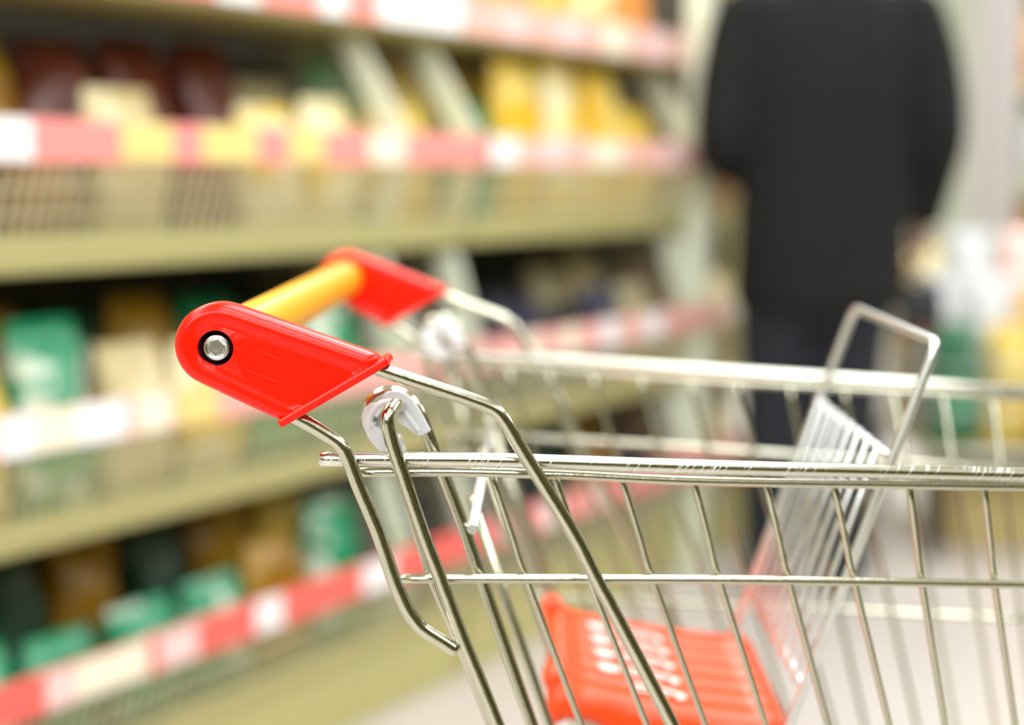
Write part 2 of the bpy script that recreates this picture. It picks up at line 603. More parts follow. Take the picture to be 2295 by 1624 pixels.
# rear gate: outer posts, looped inner rods with plastic clips, cross bar and thin wires
def hook(px, py):
    return near(px, py, -0.0085, 0.0)
post = catmull([hook(*p) for p in ((868, 936), (872, 964), (880, 995), (891, 1029), (903, 1064), (948, 1196), (987, 1298), (1035, 1427), (1074, 1522), (1112, 1617))], 4)
top = post[0]
bend = [top + Vector((0.004, 0.026, 0.0015)), top + Vector((0.0035, 0.016, 0.0045)), top + Vector((0.002, 0.007, 0.0042)), top + Vector((0.0006, 0.0018, 0.002))]
d = (post[-1]-post[-2]).normalized()
post = catmull(bend, 4)[:-1] + post + [post[-1] + d*((ZB - post[-1].z)/d.z)]
both('gate_post', post, 0.0041, ZINC, cart, 18)
GY = 0.030
def gate(px, py, y=GY):
    return aty(px, py, y)
loop = catmull([gate(*p) for p in ((896, 1060), (878, 1030), (858, 1001), (840, 980), (828, 955), (824, 928), (832, 902), (849, 885), (872, 878), (897, 883), (918, 896), (936, 919), (949, 946), (961, 977),
                                    (974, 1011), (997, 1070), (1035, 1169), (1074, 1281), (1112, 1393), (1150, 1504), (1190, 1617))], 4)
d = (loop[-1]-loop[-5]).normalized()
loop.append(loop[-1] + d*((0.545 - loop[-1].z)/d.z))
GN, GF = both('gate_rod', loop, 0.0040, ZINC, cart, 16)
zc = gate(1054, 1172, 0.036)
tube('gate_bar', [Vector((zc.x+0.002, 0.022, zc.z)), Vector((zc.x+0.002, WID-0.022, zc.z))], 0.0031, ZINC_SOFT, cart, 16)
g0 = gate(1040, 1183); g1 = loop[-1]
zb2 = 0.60
f = (g0.z - zb2)/(g0.z - g1.z); gl = g0.lerp(g1, f)
tube('gate_bar', [Vector((gl.x, 0.022, gl.z)), Vector((gl.x, WID-0.022, gl.z))], 0.0031, ZINC_SOFT, cart, 16)
for y in (0.095, 0.247, 0.398):
    top_ = Vector((g0.x+0.001, y, g0.z+0.004))
    tube('gate_wire', [top_, Vector((g1.x, y, g1.z))], 0.0034 if y in (0.095, 0.398) else 0.0022, ZINC, cart, 10)

# milky plastic hinge clips hanging in the loops
def z4(x, y):
    return (780 + x/6.767, 840 + y/6.767)
clip = [(545, 285), (640, 240), (770, 238), (880, 285), (985, 370), (1065, 490), (1160, 655), (1255, 835), (1225, 868), (1120, 912), (1062, 915), (1010, 888), (900, 800), (752, 710),
        (772, 640), (748, 578), (660, 622), (716, 520), (652, 492), (602, 572), (540, 512), (478, 600), (440, 655), (385, 585), (362, 650), (362, 730), (430, 700), (400, 775), (480, 815),
        (560, 900), (780, 960), (820, 1050), (806, 1085), (862, 1168), (520, 1168), (400, 1052), (300, 920), (228, 765), (206, 630), (250, 505), (340, 425), (440, 418), (515, 370)]
CLIPY = 0.026
c2 = [gate(*z4(*p), CLIPY) for p in clip]
c2 = [Vector((p.x, p.z)) for p in c2]
if area2(c2) < 0: c2.reverse()


def make_clip(far):
    f = (lambda p: mir(p)) if far else (lambda p: p)
    bm = new_bm()
    lay = []
    for ins, y in ((0.00025, CLIPY-0.0012), (0.0001, CLIPY-0.0009), (0.0, CLIPY-0.0003), (0.0, CLIPY+0.011), (0.0002, CLIPY+0.0118)):
        pp = offset_poly(c2, ins)
        lay.append([bm.verts.new(f(Vector((p[0], y, p[1])))) for p in pp])
    n = len(c2)
    for a, b in zip(lay, lay[1:]):
        for k in range(n):
            bm.faces.new((a[k], a[(k+1) % n], b[(k+1) % n], b[k]))
    tri = tessellate_polygon([[Vector((p[0], p[1], 0)) for p in c2]])
    for ring in (lay[0], lay[-1]):
        for t in tri:
            bm.faces.new([ring[i] for i in t])
    o = link('hinge_clip', bm, CLIPW, cart)
    # thin web closing the rear of the jaw
    bm = new_bm()
    pc = gate(848, 946, CLIPY+0.010)
    add_lathe(bm, [(0, 0), (0.0076, 0), (0.0078, 0.0006), (0.0076, 0.0014), (0, 0.0014)], f(pc), (0, -1 if far else 1, 0), 20)
    link('jaw_web', bm, CLIPW, o)
    # the bright raised C-shaped web on the clip's face
    bm = new_bm()
    web = catmull([f(gate(*z4(*p), CLIPY+0.0004)) for p in ((350, 800), (320, 680), (400, 520), (520, 425), (660, 400), (780, 470), (880, 600), (980, 730), (1060, 850))], 4)
    add_tube(bm, web, 0.0024, 8)
    link('clip_web', bm, CLIPW, o, smooth=True)
    return o


make_clip(False); make_clip(True)

# folding child seat: back frame, grid and red seat plate
YN, YF = 0.131, 0.369
nl = [aty(*p, YN) for p in ((1772, 1618), (1870, 1335), (1996, 1036), (2032, 958), (2083, 812), (2093, 752))]
sd = (nl[4]-nl[0]).normalized()      # direction of the leg
tn = nl[4] + sd*0.014
tf = Vector((tn.x, YF, tn.z))
bn = nl[0] - sd*0.055
bf = Vector((bn.x, YF, bn.z))
mid_bend = aty(2083, 812, YN)
frame_path = fillet([bn, nl[2], tn, tf, Vector((nl[2].x, YF, nl[2].z)), bf], 0.012, 8)
seat = tube('seat_frame', frame_path, 0.0033, ZINC_SOFT, cart, 16)
ca = aty(1990, 1022, YN+0.002)
off = Vector((-0.004, 0, 0))
cb = Vector((ca.x, YF-0.002, ca.z))
tube('cross_bar', [ca, cb], 0.0030, ZINC_SOFT, seat, 14)
la = aty(1803, 1540, YN+0.002); lb = Vector((la.x, YF-0.002, la.z))
tube('cross_bar', [la, lb], 0.0030, ZINC_SOFT, seat, 14)
for k in range(8):
    y = YN + 0.022 + k*(YF-YN-0.044)/7
    a = Vector((ca.x - 0.002, y, ca.z + 0.005)); b = Vector((la.x - 0.004, y, la.z - 0.004))
    a = a + Vector((0.001, 0, 0))
    tube('seat_wire', [a, b], 0.0019, ZINC_SOFT, seat, 10)
# short end hooks carry the frame on the gate bar
# red plate (surveyed corners)
SX0, SX1, SY0, SY1 = 0.008, 0.180, 0.18, 0.362
SZ0 = aty(1232, 1432, 0.27).z; SZ1 = aty(1745, 1515, 0.27).z


def seatp(u, v, h=0.0):
    x = SX0 + (SX1-SX0)*u
    return Vector((x, SY0 + (SY1-SY0)*v, SZ0 + (SZ1-SZ0)*u + h - 0.004*math.sin(PI*u)))


bm = new_bm()
NU, NV = 24, 30
grid = []
for j in range(-4, NV+2):
    row = []
    for i in range(NU+1):
        u = i/NU; v = min(1, max(0, j/NV))
        h = 0.0012*math.sin(v*PI*12)*(0.12 < v < 0.9)*(0.1 < u < 0.92)
        edge = min(u, 1-u)
        h += -0.006*max(0, 1-edge/0.05)**2 + 0.004*max(0, 1-abs(edge-0.07)/0.05)
        p = seatp(u, v, h)
        if j < 0:
            q = -j/4
            drop = 0.024 + 0.005*math.cos(u*PI*6)
            p += Vector((0, -0.009*math.sin(q*PI/2), -drop*(q**1.6)))
        if j > NV:
            p += Vector((0, 0.004, -0.01))
        row.append(bm.verts.new(p))
    grid.append(row)
for a, b in zip(grid, grid[1:]):
    for i in range(NU):
        fc = bm.faces.new((a[i], a[i+1], b[i+1], b[i])); fc.smooth = True
plate = link('seat_plate', bm, SEATRED, cart)
sm = plate.modifiers.new('thickness', 'SOLIDIFY'); sm.thickness = 0.003; sm.offset = -1
# hinge knuckles on the rear edge
for v in (0.06, 0.97):
    bm = new_bm()
    p = seatp(0.03, v, 0.001)
    add_lathe(bm, [(0, -0.012), (0.0065, -0.012), (0.008, -0.009), (0.008, 0.009), (0.0065, 0.012), (0, 0.012)], p, (0, 1, 0), 18)
    link('hinge_knuckle', bm, SEATRED, plate)
# white printed line of marks running across the plate, illegible in the photo
def stroke(bm, pts, w, h=0.0022):
    pts = catmull([Vector((u, v, 0)) for u, v in pts], 4)
    prev = None
    for i, p in enumerate(pts):
        a = pts[max(0, i-1)]; b = pts[min(len(pts)-1, i+1)]
        t = (b-a).normalized(); nn = Vector((-t.y, t.x, 0))*w
        c = (bm.verts.new(seatp(p.x+nn.x, p.y+nn.y, h)), bm.verts.new(seatp(p.x-nn.x, p.y-nn.y, h)))
        if prev: bm.faces.new((prev[0], prev[1], c[1], c[0]))
        prev = c
bm = new_bm()
for k in range(5):
    v = 0.80 - k*0.172
    u0 = 0.20 + 0.008*k
    stroke(bm, [(u0, v+.015), (u0+.04, v+.022), (u0+.075, v+.0), (u0+.04, v-.025), (u0+.01, v-.01)], 0.020) if k < 4 else None
    stroke(bm, [(u0+.11, v+.02), (u0+.2, v+.045), (u0+.30, v+.015), (u0+.335, v-.015), (u0+.31, v-.04)], 0.014)
    stroke(bm, [(u0+.12, v-.03), (u0+.2, v-.02), (u0+.27, v-.035)], 0.010)
link('printed_lettering', bm, WHITEPRINT, plate)['label'] = 'white lettering too blurred to read'

# chassis below the frame
def bx(x, y, z): return Vector((x, y, z))
fx = foot.x
base_pts = fillet([bx(0.02, mir(foot).y-0.01, 0.20), bx(0.74, WID/2+0.11, 0.20), bx(0.74, WID/2-0.11, 0.20), bx(0.02, foot.y+0.01, 0.20)], 0.06)
tube('chassis_tube', base_pts, 0.011, ZINC, cart, 16)
for s in (0, 1):
    g = (lambda p: p) if not s else mir
    tube('chassis_leg', fillet([g(foot + Vector((0, 0, 0.03))), g(foot), g(bx(foot.x-0.03, foot.y+0.012, 0.205))], 0.02), 0.007, ZINC, cart, 12)
    tube('basket_strut', [g(sidep(0.16, Z4, 0)), g(bx(0.12, foot.y+0.025, 0.205))], 0.007, ZINC, cart, 12)
    tube('basket_strut', [g(sidep(0.62, Z4, 0)), g(bx(0.66, WID/2-0.115, 0.205))], 0.007, ZINC, cart, 12)
for (x, y) in ((0.03, foot.y+0.012), (0.03, WID-foot.y-0.012), (0.71, WID/2-0.10), (0.71, WID/2+0.10)):
    bm = new_bm()
    add_lathe(bm, [(0.0, -0.014), (0.05, -0.014), (0.0615, -0.010), (0.0625, 0), (0.0615, 0.010), (0.05, 0.014), (0, 0.014)], (x-0.02, y, 0.0625), (0, 1, 0), 28)
    w = link('caster_wheel', bm, RUBBER, cart)
    bm = new_bm()
    for dy in (-0.020, 0.018):
        add_box(bm, (x-0.032, y+dy, 0.055), (x+0.010, y+dy+0.002, 0.165))
    add_box(bm, (x-0.032, y-0.020, 0.160), (x+0.015, y+0.020, 0.166))
    add_lathe(bm, [(0.008, 0.166), (0.008, 0.195)], (x, y, 0), (0, 0, 1), 12)
    link('caster_fork', bm, ZINC_SOFT, w)

# ------------------------------------------------------------------ the shelving on the left
AZ = R(33.5)
U = Vector((math.sin(AZ), math.cos(AZ), 0)); Q = Vector((-math.cos(AZ), math.sin(AZ), 0))
PD = 1.68
SO = Vector((CAM.x, CAM.y, 0)) + Q*PD
SRZ = PI/2 - AZ


def sh(t, q, z=0.0):
    return SO + U*t + Q*q + Vector((0, 0, z))


def t_of(px, q=-0.006):
    """where along the shelf front the column px of the photograph falls"""
    p = hit(px, 500, Q, Q.dot(SO) + q)
    return (p - SO).dot(U)


LV = [0.31, 0.69, 1.10]
TOPZ = 1.37
DEPTH = 0.46


def unit(t0, t1, label, tags, dividers, post_ends, rails=(0, 1, 2, 2), top=True):
    root = thing('shelf_unit', label, 'shelf', sh(t0, 0), SRZ)
    Ln = t1 - t0
    box('back_panel', (0, DEPTH, 0.02), (Ln, DEPTH+0.03, 1.9), BACKP, root, world=False)
    box('plinth', (0.005, 0.06, 0.0), (Ln-0.005, DEPTH, 0.12), TAN, root, 0.003, world=False)
    for x in (0.0, Ln-0.05):
        box('upright', (x, DEPTH-0.05, 0.0), (x+0.05, DEPTH-0.001, 1.95), TAN, root, 0.003, world=False)
    for li, z in enumerate(LV):
        bm = new_bm()
        # folded tray: front lip leaning out to the floor sheet
        add_box(bm, (0.004, 0.058, z-0.172), (Ln-0.004, DEPTH-0.052, z-0.166))
        prof = [(0.062, z-0.190), (0.058, z-0.186), (0.040, z-0.138), (0.044, z-0.134), (0.062, z-0.166), (0.066, z-0.190)]
        e0 = [bm.verts.new((0.004, a, b)) for a, b in prof]; e1 = [bm.verts.new((Ln-0.004, a, b)) for a, b in prof]
        for k in range(6): bm.faces.new((e0[k], e0[(k+1) % 6], e1[(k+1) % 6], e1[k]))
        bm.faces.new(e0); bm.faces.new(e1)
        tray = link('shelf_tray', bm, TAN, root, world=False)
        bm = new_bm()
        n = int(Ln/0.022)
        for k in range(n+1):
            x = 0.01 + (Ln-0.02)*k/n
            add_tube(bm, [Vector((x, 0.044, z-0.140)), Vector((x, 0.004, z-0.028))], 0.0029, 5, caps=False)
        for fz in (0.02, 0.33, 0.66, 0.98):
            q_ = 0.044 - 0.040*fz; zz = z-0.140 + 0.112*fz
            add_tube(bm, [Vector((0.006, q_, zz)), Vector((Ln-0.006, q_, zz))], 0.0024, 6)
        link('wire_front', bm, MESHW, tray, world=False)
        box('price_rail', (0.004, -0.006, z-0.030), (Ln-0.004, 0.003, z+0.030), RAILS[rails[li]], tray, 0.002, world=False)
        for (tc, w, m_) in tags.get(li, []):
            x = tc - t0
            box('price_tag', (x-w/2, -0.0085, z-0.028), (x+w/2, -0.0062, z+0.029), m_, tray, 0.001, world=False)
    if top:
        z = TOPZ
        ts = box('top_shelf', (0.004, 0.06, z-0.045), (Ln-0.004, DEPTH-0.052, z-0.012), TAN, root, 0.003, world=False)
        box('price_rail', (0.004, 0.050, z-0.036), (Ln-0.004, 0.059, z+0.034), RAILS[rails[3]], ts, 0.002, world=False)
        for (tc, w, m_) in tags.get('top', []):
            x = tc - t0
            box('price_tag', (x-w/2, 0.0470, z-0.037), (x+w/2, 0.0498, z+0.036), m_, ts, 0.001, world=False)
    # wire mesh dividers with a pale sheet edge that slants back between the shelves
    for td in dividers:
        x = td - t0
        for li, z in enumerate(LV):
            zt = (LV[li+1]-0.20) if li < 2 else TOPZ-0.05
            qt = 0.062 if li < 2 else 0.124
            bm = new_bm()
            n = 16
            for k in range(n+1):
                q = 0.012 + (DEPTH-0.07)*k/n
                zb = max(z-0.160, z-0.02-0.14*q/0.06) if q < 0.062 else z-0.160
                ztq = zt if q >= qt else z+0.03 + (zt-z-0.03)*q/qt
                add_tube(bm, [Vector((x, q, zb)), Vector((x, q, ztq))], 0.0019, 5, caps=False)
            for fz in range(5):
                zz = z - 0.12 + (zt-z+0.10)*fz/4
                qf = 0.012 + (qt*(zz-z-0.03)/(zt-z-0.03) if zz > z+0.03 else 0.06*max(0, (z-zz))/0.17)
                add_tube(bm, [Vector((x, qf, zz)), Vector((x, DEPTH-0.055, zz))], 0.0019, 5, caps=False)
            dv = link('mesh_divider', bm, MESHW, root, world=False)
            bm = new_bm()
            pr = [(0.058, z-0.155), (0.006, z-0.03), (0.006, z+0.03), (qt+0.002, zt)]
            ext = [(0.112, z-0.155), (0.060, z-0.03), (0.066, z+0.03), (qt+0.066, zt)]
            a = [bm.verts.new((x-0.004, *p)) for p in pr]; b = [bm.verts.new((x-0.004, *p)) for p in ext]
            c = [bm.verts.new((x+0.004, *p)) for p in pr]; d = [bm.verts.new((x+0.004, *p)) for p in ext]
            for k in range(3):
                bm.faces.new((a[k], a[k+1], b[k+1], b[k])); bm.faces.new((c[k], c[k+1], d[k+1], d[k]))
                bm.faces.new((a[k], a[k+1], c[k+1], c[k])); bm.faces.new((b[k], b[k+1], d[k+1], d[k]))
            for k in (0, 3): bm.faces.new((a[k], b[k], d[k], c[k]))
            link('divider_edge', bm, PALE, dv, world=False)
    for x in post_ends:
        box('end_post', (x-t0, -0.002, 0.0), (x-t0+0.05, 0.055, 1.95), PALE, root, 0.003, world=False)
    return root


T1, T2, T3 = t_of(930), t_of(1095), t_of(1598)
T0 = 0.80
tags1 = {2: [(t_of(10), .10, TAGW), (t_of(165), .0, TAGP), (t_of(335), .10, TAGY), (t_of(520), .12, TAGY), (t_of(690), .09, TAGY), (t_of(870), .10, TAGC)],
         1: [(t_of(15), .06, TAGW), (t_of(105), .08, TAGC), (t_of(212), .09, TAGW), (t_of(330), .07, TAGC), (t_of(430), .09, TAGY), (t_of(640), .08, TAGC)],
         0: [(t_of(215), .14, TAGC), (t_of(90), .05, TAGP), (t_of(370), .08, TAGP), (t_of(583), .065, TAGW), (t_of(838), .09, TAGW)],
         'top': [(t_of(600), .10, TAGW), (t_of(805), .07, TAGW), (t_of(1000), .26, TAGW)]}
tags1[2].pop(1)
tags2 = {2: [(t_of(1130), .09, TAGW), (t_of(1240), .10, TAGP), (t_of(1360), .14, TAGC), (t_of(1500), .10, TAGP)],
         1: [(t_of(1190), .06, TAGC), (t_of(1280), .07, TAGC), (t_of(1370), .09, TAGW), (t_of(1465), .10, TAGW)],
         0: [(t_of(1240), .06, TAGW), (t_of(1340), .06, TAGP)],
         'top': [(t_of(1200), .07, TAGP), (t_of(1320), .10, TAGP), (t_of(1420), .12, TAGC), (t_of(1510), .10, TAGP)]}
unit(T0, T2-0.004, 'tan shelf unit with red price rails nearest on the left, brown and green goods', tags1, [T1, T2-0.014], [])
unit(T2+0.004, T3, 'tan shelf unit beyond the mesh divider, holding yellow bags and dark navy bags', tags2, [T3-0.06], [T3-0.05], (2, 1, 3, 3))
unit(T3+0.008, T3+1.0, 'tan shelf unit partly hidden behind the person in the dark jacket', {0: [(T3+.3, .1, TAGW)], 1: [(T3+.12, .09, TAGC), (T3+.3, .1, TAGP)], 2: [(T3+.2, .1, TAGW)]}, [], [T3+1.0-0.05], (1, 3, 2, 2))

# ------------------------------------------------------------------ goods
def bag_mesh(name, w, h, d, seed, neck=0.0, rough=0.006):
    """a filled film bag standing on its base, crimped seam along the top"""
    rnd = random.Random(seed)
    ph = [rnd.uniform(0, 6.28) for _ in range(6)]
    bm = new_bm()
    NV_, NS = 14, 22
    rings = []
    for j in range(NV_+1):
        v = j/NV_
        prof = math.sin(PI*min(1, (v*0.94+0.045)))**0.55
        dd = d/2*prof*(1 - 0.25*v)
        ww = w/2*(0.90 + 0.10*math.sin(PI*v))
        if v > 0.90:
            dd = 0.003; ww = w/2*(0.93 - neck)
        elif v > 0.7:
            ww *= 1 - neck*(v-0.7)/0.25
        ring = []
        for k in range(NS):
            a = 2*PI*k/NS
            ca, sa = math.cos(a), math.sin(a)
            x = ww*math.copysign(abs(ca)**0.62, ca)
            y = dd*math.copysign(abs(sa)**0.85, sa)
            wr = rough*(math.sin(7*v+3*a+ph[0]) + 0.7*math.sin(13*v-2*a+ph[1]) + 0.6*math.sin(5*a+ph[2]))*(0.2 if v > 0.88 else 1)*min(1, v*5)
            r_ = Vector((x, y, 0)); n_ = r_.normalized() if r_.length > 1e-5 else Vector((0, 0, 0))
            p = r_ + n_*wr*0.8
            ring.append(bm.verts.new((p.x, p.y, h*v)))
        rings.append(ring)
    for a, b in zip(rings, rings[1:]):
        for k in range(NS):
            f_ = bm.faces.new((a[k], a[(k+1) % NS], b[(k+1) % NS], b[k])); f_.smooth = True
    bm.faces.new(rings[0]); bm.faces.new(rings[-1])
    bmesh.ops.recalc_face_normals(bm, faces=bm.faces)
    me = bpy.data.meshes.new(name); bm.to_mesh(me); bm.free()
    return me


FILM = {
 'brown': film_mat('film_brown', (0.16, 0.055, 0.022), (0.30, 0.13, 0.05)),
 'dark red': film_mat('film_dark_red', (0.13, 0.028, 0.016), (0.20, 0.05, 0.025)),
 'caramel': film_mat('film_caramel', (0.50, 0.25, 0.06), (0.33, 0.14, 0.05)),
 'tan': film_mat('film_tan', (0.60, 0.48, 0.24), (0.72, 0.62, 0.36)),
 'yellow': film_mat('film_yellow', (0.80, 0.50, 0.02), (0.82, 0.62, 0.14), 0.5),
 'yellow and white': film_mat('film_yellow_white', (0.84, 0.58, 0.06), (0.86, 0.76, 0.45), 0.5),
 'green': film_mat('film_green', (0.004, 0.15, 0.06), (0.012, 0.28, 0.12), rough=0.18),
 'green and white': film_mat('film_green_white', (0.006, 0.27, 0.12), (0.62, 0.72, 0.58), 0.54, 12, 0.18),
 'dark green': film_mat('film_dark_green', (0.006, 0.040, 0.018), (0.03, 0.065, 0.036)),
 'ochre': film_mat('film_ochre', (0.30, 0.145, 0.006), (0.40, 0.22, 0.015)),
 'navy': film_mat('film_navy', (0.010, 0.012, 0.035), (0.03, 0.03, 0.07)),
 'black': film_mat('film_black', (0.005, 0.005, 0.008), (0.018, 0.02, 0.026)),
 'pale olive': film_mat('film_pale_olive', (0.42, 0.36, 0.19), (0.52, 0.46, 0.28)),
 'white': film_mat('film_white', (0.66, 0.67, 0.70), (0.58, 0.64, 0.60)),
 'orange': film_mat('film_orange', (0.85, 0.30, 0.06), (0.90, 0.48, 0.16)),
 'pink and white': film_mat('film_pink_white', (0.90, 0.55, 0.50), (0.92, 0.84, 0.80)),
 'grey': film_mat('film_grey', (0.30, 0.31, 0.26), (0.42, 0.42, 0.34)),
}
SHAPES = {}
def shape(kind, w, h, d, s):
    k = (kind, round(w, 3), round(h, 3), round(d, 3), s % 3)
    if k not in SHAPES:
        SHAPES[k] = bag_mesh('bag', w, h, d, s % 3 + 5*len(kind), 0.25 if kind == 'necked' else 0.0)
    return SHAPES[k]

ORD = ['first', 'second', 'third', 'fourth', 'fifth', 'sixth', 'seventh', 'eighth', 'ninth', 'tenth']
def place_bag(col, t, q, z, w, h, d, s, label, group, tilt=0.10, yaw=0.0, pos=None, rz=None, kind='bag', roll=0.0):
    src = shape(kind, w, h, d, s)
    me = src.copy(); me.name = 'bag'
    me.materials.clear(); me.materials.append(FILM[col])
    o = bpy.data.objects.new('food_bag', me)
    C.objects.link(o)
    o.location = pos if pos is not None else sh(t, q, z)
    o.rotation_euler = (-tilt, roll, (SRZ if rz is None else rz) + yaw)
    return tag(o, label, 'bag', group)


rs = random.Random(4)
LEVN = ['lowest basket', 'middle basket', 'top basket']


def row(ta, tb, q, li, cols, h, d, bay, rowname, gap=0.021, hs=None, zoff=0.0):
    n = len(cols); w = (tb-ta)/n
    for i, c in enumerate(cols):
        if c is None: continue
        hh = (hs[i] if hs else h)
        lab = f'{c} bag, {rowname}, {LEVN[li]} of {bay}, {ORD[i]} from left'
        place_bag(c, ta + w*(i+0.5), q, LV[li]-0.156+zoff, w-gap, hh, d, i+li, lab, f'bags in the {LEVN[li]}, {bay}', tilt=0.05 + 0.04*rs.random(), yaw=rs.uniform(-.03, .03))


A0, A1 = T0+0.02, T1-0.012
# nearer bay
row(A0, A1, 0.125, 2, ['tan', 'white', 'caramel', 'brown', 'tan', 'dark red', 'yellow and white', 'yellow and white'], 0.22, 0.10, 'nearer bay', 'front row', hs=[.2, .27, .19, .19, .245, .185, .23, .25])
row(A0, A1, 0.278, 2, ['brown', 'caramel', 'caramel', 'ochre', 'dark red', 'dark red', 'dark red', 'pale olive'], 0.34, 0.14, 'nearer bay', 'back row', hs=[.36, .36, .35, .33, .33, .345, .35, .29])
row(A0, A1, 0.125, 1, ['green', 'green', 'yellow', 'green and white', 'tan', 'yellow and white', 'green', 'green and white'], 0.27, 0.10, 'nearer bay', 'front row', hs=[.26, .29, .30, .30, .25, .24, .27, .28])
row(A0, A1, 0.278, 1, ['dark green', 'grey', 'dark green', 'ochre', 'dark green', 'ochre', 'green', 'dark green'], 0.30, 0.14, 'nearer bay', 'back row', hs=[.30, .32, .30, .31, .29, .31, .3, .28])
row(A0, A1, 0.125, 0, ['green', 'green and white', 'green and white', 'green', 'green and white', 'green and white', 'ochre', 'green and white'], 0.24, 0.10, 'nearer bay', 'front row', hs=[.195, .19, .20, .185, .195, .20, .235, .28])
row(A0, A1, 0.278, 0, ['dark green', 'grey', 'dark green', 'dark green', 'ochre', 'dark green', 'ochre', 'yellow'], 0.30, 0.14, 'nearer bay', 'back row', hs=[.30, .31, .29, .32, .31, .29, .32, .31])
# narrow column between the two mesh dividers
for li, (f_, b_) in enumerate((('navy', 'navy'), ('grey', 'dark green'), ('yellow', 'green'))):
    row(T1+0.012, T2-0.030, 0.125, li, [f_], [.23, .24, .25][li], 0.10, 'gap between mesh dividers', 'front', 0.02)
    row(T1+0.012, T2-0.030, 0.278, li, [b_], [.31, .31, .36][li], 0.14, 'gap between mesh dividers', 'back', 0.02)
# farther bay
B0, B1 = T2+0.022, T3-0.075
row(B0, B1, 0.125, 2, ['green', 'yellow', 'yellow and white', 'yellow', 'yellow and white'], 0.27, 0.10, 'farther bay', 'front row', hs=[.27, .37, .38, .36, .28])
row(B0, B1, 0.278, 2, ['yellow', 'yellow', 'yellow', 'yellow', 'pale olive'], 0.37, 0.14, 'farther bay', 'back row', hs=[.36, .37, .365, .36, .30])
row(B0, B1, 0.125, 1, ['navy', 'navy', 'black', 'navy', 'pale olive'], 0.23, 0.10, 'farther bay', 'front row', hs=[.21, .24, .22, .25, .25])
row(B0, B1, 0.278, 1, ['black', 'navy', 'black', 'pale olive', 'tan'], 0.30, 0.14, 'farther bay', 'back row', hs=[.29, .28, .29, .30, .29])
row(B0, B1, 0.125, 0, ['navy', 'black', 'dark green', 'ochre', 'black'], 0.21, 0.10, 'farther bay', 'front row')
row(B0, B1, 0.278, 0, ['black', 'navy', 'black', 'dark green', 'ochre'], 0.28, 0.14, 'farther bay', 'back row')
# goods on the upper board of the farther bay
cols = ['pink and white', 'orange', 'yellow', 'yellow and white', 'orange']
w = (B1-B0)/5
for i, c in enumerate(cols):
    place_bag(c, B0 + w*(i+.5), 0.17, TOPZ-0.0035, w-0.022, 0.26, 0.12, i, f'{c} bag on the top board of the farther bay, {ORD[i]} from left', 'bags on the top board')
w = (A1-A0)/6
for i, c in enumerate(['brown', 'tan', 'orange', 'white', 'pink and white', 'tan']):
    if i < 3: continue
    place_bag(c, A0 + w*(i+.5), 0.17, TOPZ-0.0035, w-0.012, 0.25, 0.12, i, f'{c} bag on the top board of the nearer bay, {ORD[i-3]} from left', 'bags on the top board of the nearer bay')
# unit behind the person
for li, cc in enumerate((('orange', 'tan'), ('orange', 'yellow and white'), ('orange', 'orange'))):
    row(T3+0.03, T3+0.40, 0.125, li, list(cc), 0.24, 0.10, 'bay behind the person', 'front row')
    row(T3+0.03, T3+0.40, 0.278, li, ['dark red', 'brown'], 0.30, 0.14, 'bay behind the person', 'back row')

# ------------------------------------------------------------------ the person
PZ = 3.55
pp_ = hit(1840, 690, (0, 1, 0), CAM.y + PZ)
PX, PY = pp_.x, pp_.y
person = thing('person', 'person in a charcoal jacket and dark trousers seen from behind, walking away', 'person', (PX, PY, 0))


def loft(bm, secs, seg=20):
    """secs = [(cx, cy, cz, rx, ry)] horizontal ellipses"""
    rings = []
    for cx, cy, cz, rx, ry in secs:
        rings.append([bm.verts.new((cx + rx*math.copysign(abs(math.cos(2*PI*k/seg))**0.85, math.cos(2*PI*k/seg)), cy + ry*math.sin(2*PI*k/seg), cz)) for k in range(seg)])
    for a, b in zip(rings, rings[1:]):
        for k in range(seg): bm.faces.new((a[k], a[(k+1) % seg], b[(k+1) % seg], b[k]))
    bm.faces.new(rings[0]); bm.faces.new(rings[-1])


def limb(bm, pts, rads, seg=14):
    P = catmull(pts, 5)
    n = len(P)-1
    def rr(i):
        f = i/n*(len(rads)-1); k = min(int(f), len(rads)-2)
        return rads[k]*(1-(f-k)) + rads[k+1]*(f-k)
    add_tube(bm, P, rr, seg)


def ball(bm, c, r, sx=1, sy=1, sz=1, rot=None):
    m = Matrix.Translation(Vector(c)) @ (rot or Matrix.Identity(4)) @ Matrix.Diagonal((r*sx, r*sy, r*sz, 1))
    bmesh.ops.create_uvsphere(bm, u_segments=16, v_segments=12, radius=1, matrix=m)


def organic(name, bm, m, parent, voxel=0.012, sm=4):
    o = link(name, bm, m, parent, world=False)
    rm = o.modifiers.new('union', 'REMESH'); rm.mode = 'VOXEL'; rm.voxel_size = voxel; rm.use_smooth_shade = True
    s = o.modifiers.new('soften', 'SMOOTH'); s.factor = 0.5; s.iterations = sm
    return o


SHR = Vector((0.205, 0, 1.425)); SHL = Vector((-0.205, 0, 1.425))
ELR = Vector((0.266, -0.03, 1.15)); ELL = Vector((-0.255, -0.02, 1.12))
WRR = Vector((0.256, 0.05, 0.935)); WRL = Vector((-0.15, 0.24, 1.05))
